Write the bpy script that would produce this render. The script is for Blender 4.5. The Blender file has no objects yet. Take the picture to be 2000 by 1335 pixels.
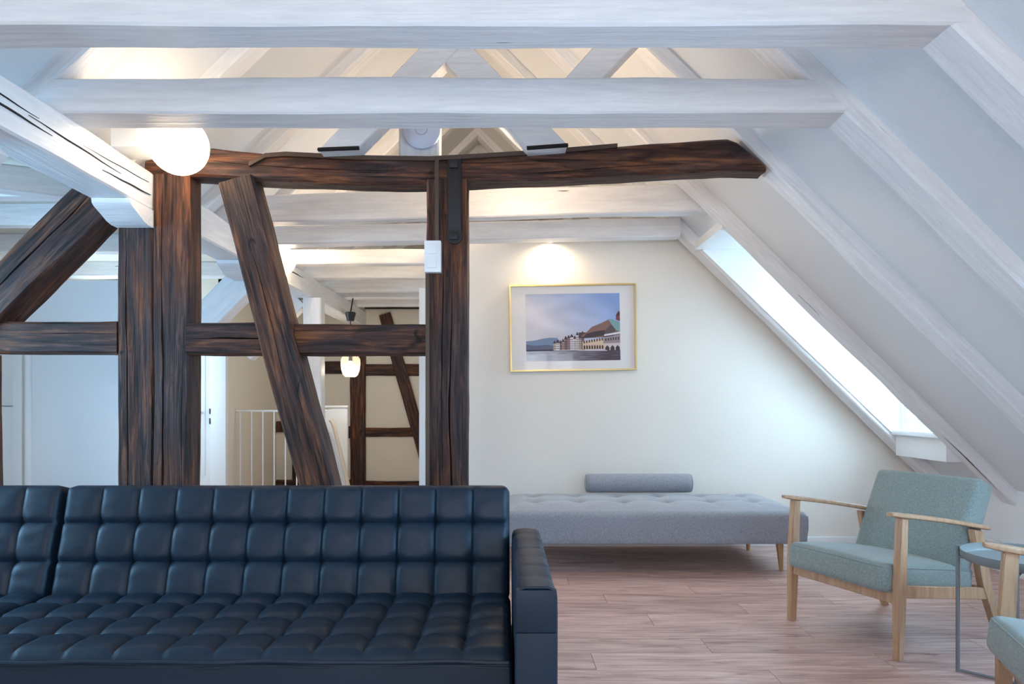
import bpy, bmesh, math, random
from mathutils import Vector, Matrix, noise

random.seed(7)
SC = bpy.context.scene
COL = SC.collection
PI = math.pi

# ------------------------------------------------------------------ camera
CAM_Z, FPX = 1.14, 1340.0
cam_d = bpy.data.cameras.new('camera')
cam_d.sensor_width = 36.0
cam_d.lens = FPX / 2000 * 36
cam_d.shift_x = 15 / 2000
cam_d.shift_y = 117.5 / 2000
cam_d.clip_start = 0.05
cam = bpy.data.objects.new('camera', cam_d)
cam.location = (0, 0, CAM_Z)
cam.rotation_euler = (PI / 2, 0, 0)
COL.objects.link(cam)
SC.camera = cam

# ------------------------------------------------------------------ exposure, sky
vs = SC.view_settings
vs.view_transform = 'Standard'
vs.look = 'None'
vs.gamma = 1.0
vs.use_curve_mapping = False
vs.exposure = 0.44
SC.cycles.max_bounces = 10
SC.cycles.diffuse_bounces = 6
SC.cycles.sample_clamp_indirect = 6.0

world = bpy.data.worlds.new('sky')
SC.world = world
world.use_nodes = True
bg = world.node_tree.nodes['Background']
bg.inputs['Color'].default_value = (0.62, 0.82, 1.0, 1)
bg.inputs['Strength'].default_value = 2.0


# ------------------------------------------------------------------ daylight in the window openings
def area(name, loc, target, sx, sy, power, color):
    l = bpy.data.lights.new(name, 'AREA')
    l.shape = 'RECTANGLE'
    l.size, l.size_y = sx, sy
    l.energy = power
    l.color = color
    o = bpy.data.objects.new(name, l)
    o.location = loc
    d = Vector(target) - Vector(loc)
    o.rotation_euler = d.to_track_quat('-Z', 'Y').to_euler()
    COL.objects.link(o)
    return o


BLUE = (0.32, 0.66, 1.0)
COOL = (1.0, 0.94, 0.90)
area('window_daylight', (3.16, 4.92, 1.55), (2, 4.92, 1.5), 0.5, 1.1, 32, (0.58, 0.83, 1.0))
area('window_daylight', (3.16, 2.60, 1.28), (2, 2.60, 1.22), 0.46, 0.62, 34, (0.52, 0.78, 1.0))
area('window_daylight', (3.16, 1.15, 1.40), (2, 1.15, 1.35), 1.0, 0.8, 90, BLUE)
area('window_daylight', (-0.95, -2.33, 1.55), (-0.95, 0, 1.55), 1.3, 1.2, 50, COOL)
area('window_daylight', (0.85, -2.33, 1.55), (0.85, 0, 1.55), 1.1, 1.2, 40, COOL)
area('window_daylight', (-4.42, 6.6, 1.45), (-2, 6.6, 1.45), 1.1, 1.2, 40, (0.62, 0.84, 1.0))  # light of the added hall-side window, brightens the hall door and struts
area('window_daylight', (-4.42, 2.3, 1.45), (-2, 2.3, 1.45), 1.9, 1.2, 135, (0.34, 0.68, 1.0))


# ------------------------------------------------------------------ materials
MATS = {}


def new_mat(name):
    m = bpy.data.materials.new(name)
    m.use_nodes = True
    nt = m.node_tree
    b = nt.nodes['Principled BSDF']
    MATS[name] = m
    return m, nt, b


def nd(nt, t, **kw):
    n = nt.nodes.new(t)
    for k, v in kw.items():
        setattr(n, k, v)
    return n


def coords(nt, scale, rnd=True):
    tc = nd(nt, 'ShaderNodeTexCoord')
    mp = nd(nt, 'ShaderNodeMapping')
    mp.inputs['Scale'].default_value = scale
    nt.links.new(tc.outputs['Object'], mp.inputs['Vector'])
    if rnd:
        oi = nd(nt, 'ShaderNodeObjectInfo')
        ml = nd(nt, 'ShaderNodeMath', operation='MULTIPLY')
        ml.inputs[1].default_value = 37.0
        nt.links.new(oi.outputs['Random'], ml.inputs[0])
        cb = nd(nt, 'ShaderNodeCombineXYZ')
        for i in range(3):
            nt.links.new(ml.outputs[0], cb.inputs[i])
        nt.links.new(cb.outputs[0], mp.inputs['Location'])
    return mp.outputs['Vector']


def noise_tex(nt, vec, scale, detail=4.0, rough=0.55, dist=0.0):
    n = nd(nt, 'ShaderNodeTexNoise')
    n.inputs['Scale'].default_value = scale
    n.inputs['Detail'].default_value = detail
    n.inputs['Roughness'].default_value = rough
    n.inputs['Distortion'].default_value = dist
    nt.links.new(vec, n.inputs['Vector'])
    return n.outputs['Fac']


def ramp(nt, fac, stops, interp='LINEAR'):
    r = nd(nt, 'ShaderNodeValToRGB')
    r.color_ramp.interpolation = interp
    els = r.color_ramp.elements
    while len(els) < len(stops):
        els.new(0.5)
    for e, (p, c) in zip(els, stops):
        e.position = p
        e.color = (*c, 1) if len(c) == 3 else c
    nt.links.new(fac, r.inputs['Fac'])
    return r.outputs['Color']


def mixc(nt, fac, a, b, mode='MIX'):
    n = nd(nt, 'ShaderNodeMix', data_type='RGBA', blend_type=mode)
    for s, v in ((n.inputs[0], fac), (n.inputs[6], a), (n.inputs[7], b)):
        if isinstance(v, (int, float)):
            s.default_value = v
        elif isinstance(v, tuple):
            s.default_value = (*v, 1)
        else:
            nt.links.new(v, s)
    return n.outputs[2]


def bump(nt, b, height, strength=0.3, dist=0.01):
    n = nd(nt, 'ShaderNodeBump')
    n.inputs['Strength'].default_value = strength
    n.inputs['Distance'].default_value = dist
    nt.links.new(height, n.inputs['Height'])
    nt.links.new(n.outputs['Normal'], b.inputs['Normal'])


def simple(name, color, rough=0.5, metal=0.0, bump_scale=None, bump_str=0.2, spec=0.5):
    m, nt, b = new_mat(name)
    b.inputs['Base Color'].default_value = (*color, 1)
    b.inputs['Roughness'].default_value = rough
    b.inputs['Metallic'].default_value = metal
    b.inputs['Specular IOR Level'].default_value = spec
    if bump_scale:
        v = coords(nt, (1, 1, 1))
        bump(nt, b, noise_tex(nt, v, bump_scale, 3), bump_str, 0.004)
    return m


# white painted old timber
m, nt, b = new_mat('white_timber')
v = coords(nt, (1.2, 9, 9))
g = noise_tex(nt, v, 4.0, 6, 0.6, 0.3)
v2 = coords(nt, (1.5, 42, 42))
cr = noise_tex(nt, v2, 1.0, 3, 0.5, 0.4)
base = ramp(nt, g, [(0.3, (0.74, 0.745, 0.76)), (0.7, (0.85, 0.85, 0.86))])
v4 = coords(nt, (1.6, 16, 16))
chip = noise_tex(nt, v4, 2.2, 2, 0.4, 0.2)
base = mixc(nt, 1.0, base, ramp(nt, chip, [(0.205, (0.22, 0.20, 0.19)), (0.225, (1, 1, 1))]), 'MULTIPLY')
base = mixc(nt, 0.5, base, ramp(nt, cr, [(0.30, (0.84, 0.85, 0.87)), (0.5, (1, 1, 1))]), 'MULTIPLY')
nt.links.new(base, b.inputs['Base Color'])
b.inputs['Roughness'].default_value = 0.42
hgt = mixc(nt, 0.5, g, cr)
bump(nt, b, hgt, 0.6, 0.010)

# plaster
for nm, c in (('plaster_white', (0.83, 0.80, 0.74)), ('plaster_roof', (0.735, 0.75, 0.76)), ('plaster_beige', (0.74, 0.70, 0.61)),
              ('plaster_cool', (0.80, 0.83, 0.86))):
    m, nt, b = new_mat(nm)
    v = coords(nt, (1, 1, 1), False)
    g = noise_tex(nt, v, 48 if nm == 'plaster_roof' else 110, 4, 0.6)
    g2 = noise_tex(nt, v, 1.1, 2, 0.5)
    lo = tuple(x * 0.965 for x in c)
    nt.links.new(ramp(nt, g2, [(0.3, lo), (0.7, c)]), b.inputs['Base Color'])
    b.inputs['Roughness'].default_value = 0.85
    bump(nt, b, g, 0.45 if nm == 'plaster_roof' else 0.18, 0.006)

# dark old oak
m, nt, b = new_mat('dark_timber')
v = coords(nt, (1.0, 11, 11))
g = noise_tex(nt, v, 3.2, 8, 0.62, 0.5)
v2 = coords(nt, (2.2, 60, 60))
fine = noise_tex(nt, v2, 1.0, 4, 0.6, 0.3)
v3 = coords(nt, (0.9, 3.2, 3.2))
blot = noise_tex(nt, v3, 2.1, 3, 0.5, 0.3)
c1 = ramp(nt, g, [(0.30, (0.010, 0.007, 0.007)), (0.42, (0.052, 0.022, 0.015)), (0.54, (0.105, 0.040, 0.022)),
                  (0.66, (0.22, 0.085, 0.032)), (0.80, (0.34, 0.15, 0.06))])
c2 = ramp(nt, g, [(0.32, (0.012, 0.010, 0.012)), (0.52, (0.050, 0.028, 0.027)), (0.72, (0.13, 0.075, 0.060))])
cc = mixc(nt, ramp(nt, blot, [(0.42, (0, 0, 0)), (0.60, (1, 1, 1))]), c1, c2)
cc = mixc(nt, 1.0, cc, ramp(nt, fine, [(0.34, (0.18, 0.17, 0.17)), (0.47, (1, 1, 1))]), 'MULTIPLY')
v5 = coords(nt, (3.0, 8, 8))
knot = noise_tex(nt, v5, 1.7, 2, 0.4, 1.2)
cc = mixc(nt, 1.0, cc, ramp(nt, knot, [(0.22, (0.12, 0.11, 0.12)), (0.33, (1, 1, 1))]), 'MULTIPLY')
nt.links.new(cc, b.inputs['Base Color'])
b.inputs['Roughness'].default_value = 0.58
b.inputs['Specular IOR Level'].default_value = 0.28
bump(nt, b, mixc(nt, 0.6, g, fine), 0.8, 0.012)

# light chair wood
for nm, c0, c1_ in (('chair_wood', (0.36, 0.205, 0.115), (0.53, 0.335, 0.205)), ('leg_wood', (0.42, 0.24, 0.11), (0.60, 0.38, 0.20))):
    m, nt, b = new_mat(nm)
    v = coords(nt, (14, 14, 1.6))
    g = noise_tex(nt, v, 3.0, 5, 0.6, 0.6)
    nt.links.new(ramp(nt, g, [(0.3, c0), (0.7, c1_)]), b.inputs['Base Color'])
    b.inputs['Roughness'].default_value = 0.42
    bump(nt, b, g, 0.08, 0.003)

# laminate floor
m, nt, b = new_mat('laminate')
v = coords(nt, (1.0, 7, 1))
g = noise_tex(nt, v, 2.6, 8, 0.62, 0.8)
v2 = coords(nt, (2.2, 34, 1))
st = noise_tex(nt, v2, 1.6, 5, 0.6, 0.4)
v3 = coords(nt, (1.7, 11, 1))
kn = noise_tex(nt, v3, 2.2, 3, 0.5, 0.7)
oi = nd(nt, 'ShaderNodeObjectInfo')
c1 = ramp(nt, g, [(0.25, (0.40, 0.235, 0.20)), (0.5, (0.62, 0.415, 0.365)), (0.75, (0.78, 0.57, 0.50))])
c1 = mixc(nt, 0.75, c1, ramp(nt, st, [(0.3, (0.50, 0.43, 0.40)), (0.58, (1, 1, 1))]), 'MULTIPLY')
c1 = mixc(nt, 0.8, c1, ramp(nt, kn, [(0.26, (0.26, 0.18, 0.16)), (0.35, (1, 1, 1))]), 'MULTIPLY')
c1 = mixc(nt, 1.0, c1, ramp(nt, oi.outputs['Random'], [(0, (0.90, 0.88, 0.87)), (1, (1.06, 1.04, 1.03))]), 'MULTIPLY')
nt.links.new(c1, b.inputs['Base Color'])
b.inputs['Roughness'].default_value = 0.40
bump(nt, b, st, 0.08, 0.003)

# leather
m, nt, b = new_mat('leather')
v = coords(nt, (1, 1, 1))
g = noise_tex(nt, v, 260, 3, 0.6)
g2 = noise_tex(nt, v, 9, 4, 0.6, 0.8)
b.inputs['Base Color'].default_value = (0.006, 0.018, 0.036, 1)
nt.links.new(ramp(nt, g2, [(0.3, (0.42, 0.42, 0.42)), (0.7, (0.54, 0.54, 0.54))]), b.inputs['Roughness'])
b.inputs['Specular IOR Level'].default_value = 0.32
bump(nt, b, mixc(nt, 0.35, g, g2), 0.22, 0.004)


def fabric(name, c0, c1_, sc):
    m, nt, b = new_mat(name)
    v = coords(nt, (1, 1, 1))
    g = noise_tex(nt, v, sc, 3, 0.7)
    w = noise_tex(nt, coords(nt, (1, 1, 0.35)), sc * 1.7, 2, 0.6)
    f = mixc(nt, 0.5, g, w)
    nt.links.new(ramp(nt, f, [(0.38, c0), (0.62, c1_)]), b.inputs['Base Color'])
    b.inputs['Roughness'].default_value = 0.92
    b.inputs['Sheen Weight'].default_value = 0.25
    bump(nt, b, f, 0.35, 0.003)


fabric('fabric_grey', (0.20, 0.215, 0.25), (0.36, 0.375, 0.42), 160)
fabric('fabric_teal', (0.15, 0.19, 0.185), (0.275, 0.325, 0.31), 190)

simple('white_paint', (0.82, 0.84, 0.85), 0.4)
simple('white_plastic', (0.84, 0.86, 0.88), 0.35)
simple('dark_gap', (0.012, 0.010, 0.009), 0.9)
simple('iron', (0.030, 0.030, 0.034), 0.5, 0.6, 60, 0.3)
simple('brown_duct', (0.070, 0.042, 0.028), 0.5)
simple('tray_grey', (0.19, 0.205, 0.205), 0.5)
simple('steel_grey', (0.20, 0.205, 0.21), 0.5, 0.2)
simple('gold', (0.66, 0.50, 0.22), 0.32, 0.55)
simple('mat_board', (0.80, 0.80, 0.82), 0.7)
simple('black', (0.012, 0.012, 0.013), 0.45)
simple('ring_grey', (0.42, 0.44, 0.48), 0.5)
simple('lilac_plastic', (0.72, 0.75, 0.86), 0.35)
simple('subfloor', (0.11, 0.07, 0.05), 0.9)
simple('pale_rail', (0.70, 0.62, 0.50), 0.5)
simple('chrome', (0.6, 0.6, 0.62), 0.2, 1.0)

m, nt, b = new_mat('print')
at_ = nd(nt, 'ShaderNodeAttribute', attribute_name='Col')
nt.links.new(at_.outputs['Color'], b.inputs['Base Color'])
b.inputs['Roughness'].default_value = 0.6


def emissive(name, color, strength):
    m = bpy.data.materials.new(name)
    m.use_nodes = True
    nt = m.node_tree
    nt.nodes.clear()
    o = nd(nt, 'ShaderNodeOutputMaterial')
    e = nd(nt, 'ShaderNodeEmission')
    e.inputs['Color'].default_value = (*color, 1)
    e.inputs['Strength'].default_value = strength
    nt.links.new(e.outputs[0], o.inputs['Surface'])
    MATS[name] = m


emissive('globe_light', (1.0, 0.76, 0.52), 60.0)
emissive('globe_dome', (1.0, 0.75, 0.50), 24.0)
emissive('globe_soft', (1.0, 0.78, 0.54), 9.5)
emissive('bulb', (1.0, 0.75, 0.48), 60.0)


def glassy(name, tint, gloss):
    m = bpy.data.materials.new(name)
    m.use_nodes = True
    nt = m.node_tree
    nt.nodes.clear()
    o = nd(nt, 'ShaderNodeOutputMaterial')
    t = nd(nt, 'ShaderNodeBsdfTransparent')
    t.inputs['Color'].default_value = (*tint, 1)
    g_ = nd(nt, 'ShaderNodeBsdfGlossy')
    g_.inputs['Roughness'].default_value = 0.03
    lw = nd(nt, 'ShaderNodeLayerWeight')
    lw.inputs['Blend'].default_value = 0.5
    pw = nd(nt, 'ShaderNodeMath', operation='POWER')
    pw.inputs[1].default_value = 4.0
    fr = nd(nt, 'ShaderNodeMath', operation='MULTIPLY_ADD')
    fr.inputs[1].default_value = gloss * 0.6
    fr.inputs[2].default_value = gloss * 0.06
    nt.links.new(lw.outputs['Facing'], pw.inputs[0])
    nt.links.new(pw.outputs[0], fr.inputs[0])
    mx = nd(nt, 'ShaderNodeMixShader')
    nt.links.new(fr.outputs[0], mx.inputs[0])
    nt.links.new(t.outputs[0], mx.inputs[1])
    nt.links.new(g_.outputs[0], mx.inputs[2])
    nt.links.new(mx.outputs[0], o.inputs['Surface'])
    MATS[name] = m


glassy('window_glass', (0.97, 0.985, 1.0), 0.5)
glassy('smoked_glass', (0.78, 0.75, 0.68), 1.0)
m, nt, b = new_mat('pendant_glass')
b.inputs['Base Color'].default_value = (0.30, 0.28, 0.24, 1)
b.inputs['Roughness'].default_value = 0.15
b.inputs['Alpha'].default_value = 0.45
glassy('picture_glass', (0.98, 0.98, 0.98), 0.10)


# ------------------------------------------------------------------ object helpers
def tag(o, label=None, cat=None, group=None, kind=None):
    if label: o['label'] = label
    if cat: o['category'] = cat
    if group: o['group'] = group
    if kind: o['kind'] = kind
    return o


def thing(name, label, cat, loc=(0, 0, 0), rz=0, group=None):
    o = bpy.data.objects.new(name, None)
    o.empty_display_size = 0.1
    o.location = loc
    o.rotation_euler = (0, 0, rz)
    COL.objects.link(o)
    return tag(o, label, cat, group)


def basis(o):
    m_ = Matrix.LocRotScale(o.location, o.rotation_euler, o.scale)
    if o.parent:
        m_ = basis(o.parent) @ o.matrix_parent_inverse @ m_
    return m_


def attach(o, parent, local=False):
    """local: the mesh is already in the parent's own space; otherwise it keeps its place in the world"""
    if parent is not None:
        o.parent = parent
        if not local:
            o.matrix_parent_inverse = basis(parent).inverted()
    return o


def obj(name, bm, mat, parent=None, local=False, angle=35, loc=None):
    me = bpy.data.meshes.new(name)
    bmesh.ops.recalc_face_normals(bm, faces=bm.faces)
    bm.to_mesh(me)
    bm.free()
    if mat: me.materials.append(MATS[mat])
    for p in me.polygons: p.use_smooth = True
    me.set_sharp_from_angle(angle=math.radians(angle))
    o = bpy.data.objects.new(name, me)
    if loc is not None: o.location = loc
    COL.objects.link(o)
    return attach(o, parent, local)


def add_box(bm, x0, x1, y0, y1, z0, z1, bev=0.0, seg=2):
    r = bmesh.ops.create_cube(bm, size=1.0)
    vs_ = r['verts']
    for v_ in vs_:
        v_.co = Vector((x0 + (v_.co.x + .5) * (x1 - x0), y0 + (v_.co.y + .5) * (y1 - y0), z0 + (v_.co.z + .5) * (z1 - z0)))
    if bev:
        ed = list({e for v_ in vs_ for e in v_.link_edges})
        bmesh.ops.bevel(bm, geom=ed, offset=bev, segments=seg, affect='EDGES', profile=0.6)
    return bm


def box(name, x0, x1, y0, y1, z0, z1, mat, parent=None, bev=0.0, seg=2, local=False):
    return obj(name, add_box(bmesh.new(), x0, x1, y0, y1, z0, z1, bev, seg), mat, parent, local)


def add_prism(bm, pts, axis, a0, a1):
    """pts: polygon in the two other axes (in x,y,z order); extruded along axis from a0 to a1"""
    def mk(p, a):
        if axis == 'x': return (a, p[0], p[1])
        if axis == 'y': return (p[0], a, p[1])
        return (p[0], p[1], a)
    A = [bm.verts.new(mk(p, a0)) for p in pts]
    B = [bm.verts.new(mk(p, a1)) for p in pts]
    bm.faces.new(A)
    bm.faces.new(list(reversed(B)))
    n = len(pts)
    for i in range(n):
        bm.faces.new((A[i], B[i], B[(i + 1) % n], A[(i + 1) % n]))
    return bm


def add_tube(bm, pts, radii, seg=10, cap=True):
    rings = []
    pts = [Vector(p) for p in pts]
    if not isinstance(radii, (list, tuple)): radii = [radii] * len(pts)
    ref = None
    for i, p in enumerate(pts):
        d = (pts[min(i + 1, len(pts) - 1)] - pts[max(i - 1, 0)]).normalized()
        if ref is None or abs(ref.dot(d)) > 0.95:
            ref = Vector((0, 0, 1)) if abs(d.z) < 0.9 else Vector((1, 0, 0))
        a = d.cross(ref).normalized()
        b_ = d.cross(a).normalized()
        ref = b_ if abs(b_.dot(d)) < 0.9 else ref
        ref = a.cross(d).normalized()
        rings.append([bm.verts.new(p + radii[i] * (math.cos(t) * a + math.sin(t) * b_)) for t in [2 * PI * k / seg for k in range(seg)]])
    for r0, r1 in zip(rings, rings[1:]):
        for k in range(seg):
            bm.faces.new((r0[k], r0[(k + 1) % seg], r1[(k + 1) % seg], r1[k]))
    if cap:
        bm.faces.new(rings[0])
        bm.faces.new(list(reversed(rings[-1])))
    return bm


def tube(name, pts, radii, mat, parent=None, seg=10, local=False):
    return obj(name, add_tube(bmesh.new(), pts, radii, seg), mat, parent, local, 50)


def add_lathe(bm, prof, seg=32, center=(0, 0, 0)):
    c = Vector(center)
    rings = []
    for r, z in prof:
        if r < 1e-6:
            rings.append([bm.verts.new(c + Vector((0, 0, z)))])
        else:
            rings.append([bm.verts.new(c + Vector((r * math.cos(2 * PI * k / seg), r * math.sin(2 * PI * k / seg), z))) for k in range(seg)])
    for r0, r1 in zip(rings, rings[1:]):
        for k in range(seg):
            k2 = (k + 1) % seg
            if len(r0) == 1 and len(r1) == 1: continue
            if len(r0) == 1: bm.faces.new((r0[0], r1[k2], r1[k]))
            elif len(r1) == 1: bm.faces.new((r0[k], r0[k2], r1[0]))
            else: bm.faces.new((r0[k], r0[k2], r1[k2], r1[k]))
    return bm


def lathe(name, prof, center, mat, parent=None, seg=32, local=False):
    return obj(name, add_lathe(bmesh.new(), prof, seg), mat, parent, local, 40, center)


TSEED = [0]


def timber(name, stations, mat, parent=None, side=None, jit=0.004, ch=0.010, step=0.09, grooves=(), wob=0.006):
    """A hewn timber. stations: [(point, width, height)], width along `side`, height across it.
    Built in a local frame whose x axis runs along the timber so that the grain follows it.
    grooves: (face +1/-1 of `side` normal? see below) drying cracks on the face looking along -normal:
             (u 0..1 across the face, t0, t1, width, depth)"""
    TSEED[0] += 1
    sd = TSEED[0] * 13.7
    P = [Vector(s[0]) for s in stations]
    ax = (P[-1] - P[0]).normalized()
    side = Vector(side)
    side = (side - ax * side.dot(ax)).normalized()
    up = ax.cross(side).normalized()
    M = Matrix((ax, side, up)).transposed().to_4x4()
    M.translation = P[0]
    Mi = M.inverted()
    L = [Mi @ p for p in P]
    total = L[-1].x
    n = max(2, int(total / step))
    rings = []
    bm = bmesh.new()
    gr = sorted(grooves)
    for i in range(n + 1):
        t = i / n
        x = t * total
        for j in range(len(L) - 1):
            if x <= L[j + 1].x + 1e-6 or j == len(L) - 2: break
        seg = max(1e-6, L[j + 1].x - L[j].x)
        f = min(1, max(0, (x - L[j].x) / seg))
        c = L[j].lerp(L[j + 1], f)
        w = stations[j][1] * (1 - f) + stations[j + 1][1] * f
        h = stations[j][2] * (1 - f) + stations[j + 1][2] * f
        w2, h2 = w / 2, h / 2
        # outline, starting on the face at -side (the face the camera sees for side = +Y)
        pts = [(-w2, -h2 + ch, 0)]
        for (u, t0, t1, gw, gd) in gr:
            env = 0.0
            if t0 < t < t1:
                q = (t - t0) / (t1 - t0)
                env = math.sin(PI * q) ** 0.6 * (0.75 + 0.5 * noise.noise((t * 9, u * 11, sd)))
            uz = -h2 + h * u + 0.012 * noise.noise((t * 3.1, u * 7, sd + 5))
            e = max(0.0006, gw * env)
            pts += [(-w2, uz - e, 0), (-w2 + gd * env, uz - e * 0.2, 1), (-w2, uz + e, 0)]
        pts += [(-w2, h2 - ch, 0), (-w2 + ch, h2, 0), (0, h2, 0), (w2 - ch, h2, 0), (w2, h2 - ch, 0), (w2, 0, 0), (w2, -h2 + ch, 0),
                (w2 - ch, -h2, 0), (0, -h2, 0), (-w2 + ch, -h2, 0)]
        ring = []
        for k, (a, b_, g_) in enumerate(pts):
            q = (x * 1.5, a * 6 + sd, b_ * 6)
            da = jit * noise.noise((x * 4.0, a * 17 + sd, b_ * 17)) + wob * noise.noise(q)
            db = jit * noise.noise((x * 5.0 + 40, a * 17 + sd, b_ * 17)) + wob * noise.noise((q[0] + 31, q[1], q[2]))
            ring.append(bm.verts.new((x, c.y + a + da, c.z + b_ + db)))
        rings.append(ring)
    m_ = len(rings[0])
    for r0, r1 in zip(rings, rings[1:]):
        for k in range(m_):
            bm.faces.new((r0[k], r0[(k + 1) % m_], r1[(k + 1) % m_], r1[k]))
    bm.faces.new(rings[0])
    bm.faces.new(list(reversed(rings[-1])))
    o = obj(name, bm, mat, None, angle=28)
    o.location = M.to_translation()
    o.rotation_euler = M.to_euler()
    return attach(o, parent)


def straight(name, p0, p1, w, h, mat, parent=None, side=(0, 1, 0), **kw):
    return timber(name, [(p0, w, h), (p1, w, h)], mat, parent, side, **kw)


def crack(name, pts, width, mat, parent, normal):
    """a thin dark drying crack lying in a timber's face (a lens-shaped sliver)"""
    bm = bmesh.new()
    pts = [Vector(p) for p in pts]
    nrm = Vector(normal)
    A, B = [], []
    N = len(pts) - 1
    for i, p in enumerate(pts):
        d = (pts[min(i + 1, N)] - pts[max(i - 1, 0)]).normalized()
        s = d.cross(nrm).normalized() * width * max(0.12, math.sin(PI * i / N))
        A.append(bm.verts.new(p + s))
        B.append(bm.verts.new(p - s))
    for i in range(N):
        bm.faces.new((A[i], A[i + 1], B[i + 1], B[i]))
    ret = bmesh.ops.extrude_face_region(bm, geom=list(bm.faces))
    for v_ in [g_ for g_ in ret['geom'] if isinstance(g_, bmesh.types.BMVert)]:
        v_.co -= nrm * 0.012
    return obj(name, bm, mat, parent)


def struct(o, name=None):
    o['kind'] = 'structure'
    return o


# ================================================================== THE ROOM
Y0, Y1 = -2.2, 9.2          # gable behind the camera, far hall wall
YW = 5.44                   # end wall with the picture
XR, XL = 3.35, -4.3         # low knee wall right, outer wall left
H = 2.345                   # underside of the tie beams


def zr(x): return 3.745 - 0.98 * x          # underside of right rafters
def zl(x): return 4.32 + 0.98 * x           # underside of left rafters
PL = 0.10                                    # plaster lies this much above the rafter undersides


# ---- floor: slab + separate laminate planks
slab = struct(box('floor', XL - 0.2, 3.9, Y0 - 0.2, Y1 + 0.2, -0.2, -0.012, 'subfloor'))
PW, PLEN = 0.193, 1.285
PX0, PX1, PY0, PY1 = -1.97, XR, 1.38, YW - 0.005
mesh_cache = {}


def plank(x0, x1, y0, y1):
    key = (round(x1 - x0, 3), round(y1 - y0, 3))
    if key not in mesh_cache:
        bm = add_box(bmesh.new(), 0, key[0] - 0.0022, 0, key[1] - 0.0022, -0.012, 0)
        me = bpy.data.meshes.new('plank')
        bmesh.ops.recalc_face_normals(bm, faces=bm.faces)
        bm.to_mesh(me); bm.free()
        me.materials.append(MATS['laminate'])
        mesh_cache[key] = me
    o = bpy.data.objects.new('plank', mesh_cache[key])
    o.location = (x0, y0, 0)
    COL.objects.link(o)
    attach(o, slab)


row = 0
y = PY1
while y > PY0 + 0.02:
    ya = max(PY0, y - PW)
    x = PX0 - ((row * 0.43 * PLEN) % PLEN)
    while x < PX1 - 0.01:
        xa, xb = max(PX0, x), min(PX1, x + PLEN)
        if xb - xa > 0.03: plank(xa, xb, ya, y)
        x += PLEN
    y -= PW
    row += 1
bm = bmesh.new()
for (a, b_, c, d) in ((XL - .1, 3.6, Y0 - .1, PY0 - .001), (XL - .1, PX0 - .001, PY0, YW), (XL - .1, 3.6, YW + .0, Y1 + .1)):
    add_box(bm, a, b_, c, d, -0.012, -0.0005)
obj('plank_field', bm, 'laminate', slab)['kind'] = 'stuff'


# ---- roof slopes (plaster between the rafters), with three dormer openings on the right
DORM = [(4.62, 5.215, 1.50, 2.30), (2.36, 2.85, 2.22, None), (0.6, 1.7, 1.95, None)]
XD = 3.05
bm = bmesh.new()


def slope(bm, xa, xb, ya, yb):
    f = lambda x: zr(x) + PL
    add_prism(bm, [(xa, f(xa)), (xb, f(xb)), (xb, f(xb) + 0.14), (xa, f(xa) + 0.14)], 'y', ya, yb)


RX = -0.293
cur = Y0 - .1
for (ya, yb, xs, _) in sorted(DORM):
    slope(bm, RX, 3.75, cur, ya)
    slope(bm, RX, xs, ya, yb)
    slope(bm, XD + 0.03, 3.75, ya, yb)
    cur = yb
slope(bm, RX, 3.75, cur, Y1 + .1)
struct(obj('ceiling_right', bm, 'plaster_roof'))
bm = bmesh.new()
f = lambda x: zl(x) + PL
add_prism(bm, [(-2.10, f(-2.10)), (RX, f(RX)), (RX, f(RX) + .14), (-2.10, f(-2.10) + .14)], 'y', Y0 - .1, Y1 + .1)
struct(obj('ceiling_left', bm, 'plaster_roof'))
struct(box('ceiling_aisle', XL - .1, -2.06, Y0 - .1, Y1 + .1, 2.50, 2.62, 'plaster_beige'))

# ---- knee wall
struct(box('wall_right', XR, XR + .1, Y0 - .1, YW, -0.01, 0.62, 'plaster_cool'))
struct(box('baseboard_right', XR - .014, XR, Y0, YW - .02, 0.0, 0.07, 'white_paint', bev=.003))
struct(box('trim_1', XR - .03, XR, 2.4, YW - .02, 0.185, 0.205, 'white_paint', bev=.004))

# ---- end wall with the picture
bm = bmesh.new()
xs = [-0.60, 3.75]
top = [(1.3, 2.52), (-0.60, 2.52)]
pts = [(-0.60, -0.01), (3.60, -0.01), (3.60, zr(3.60) + .02), (zr(0) / .98 - 2.52 / .98 + .1, 2.52), (-0.60, 2.52)]
add_prism(bm, pts, 'y', YW, YW + .12)
struct(obj('wall_end', bm, 'plaster_white'))
struct(box('baseboard_end', -0.60, XR - .014, YW - .014, YW, 0.0, 0.075, 'white_paint', bev=.003))
struct(box('wall_hall', -0.60, -0.50, YW + .12, Y1, -0.01, 2.52, 'plaster_white'))
struct(box('trim_2', -0.672, -0.585, YW - .03, YW + .13, 0.0, 2.04, 'white_paint', bev=.004))

# ---- far hall wall (half timbered), walls of the left aisle, gable behind the camera
wb = struct(obj('wall_back', add_prism(bmesh.new(), [(XL, -.01), (3.7, -.01), (3.7, .4), (RX, 4.35), (-2.1, 2.6), (XL, 2.6)], 'y', Y1, Y1 + .12), 'plaster_beige'))


def hall_timber(nm, x0, x1, z0, z1):
    return straight(nm, ((x0 + x1) / 2 if z1 - z0 > x1 - x0 else x0, Y1 - .01, z0 if z1 - z0 > x1 - x0 else (z0 + z1) / 2),
                    ((x0 + x1) / 2 if z1 - z0 > x1 - x0 else x1, Y1 - .01, z1 if z1 - z0 > x1 - x0 else (z0 + z1) / 2),
                    0.05, (x1 - x0) if z1 - z0 > x1 - x0 else (z1 - z0), 'dark_timber', hall_frame, wob=.008)


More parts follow.
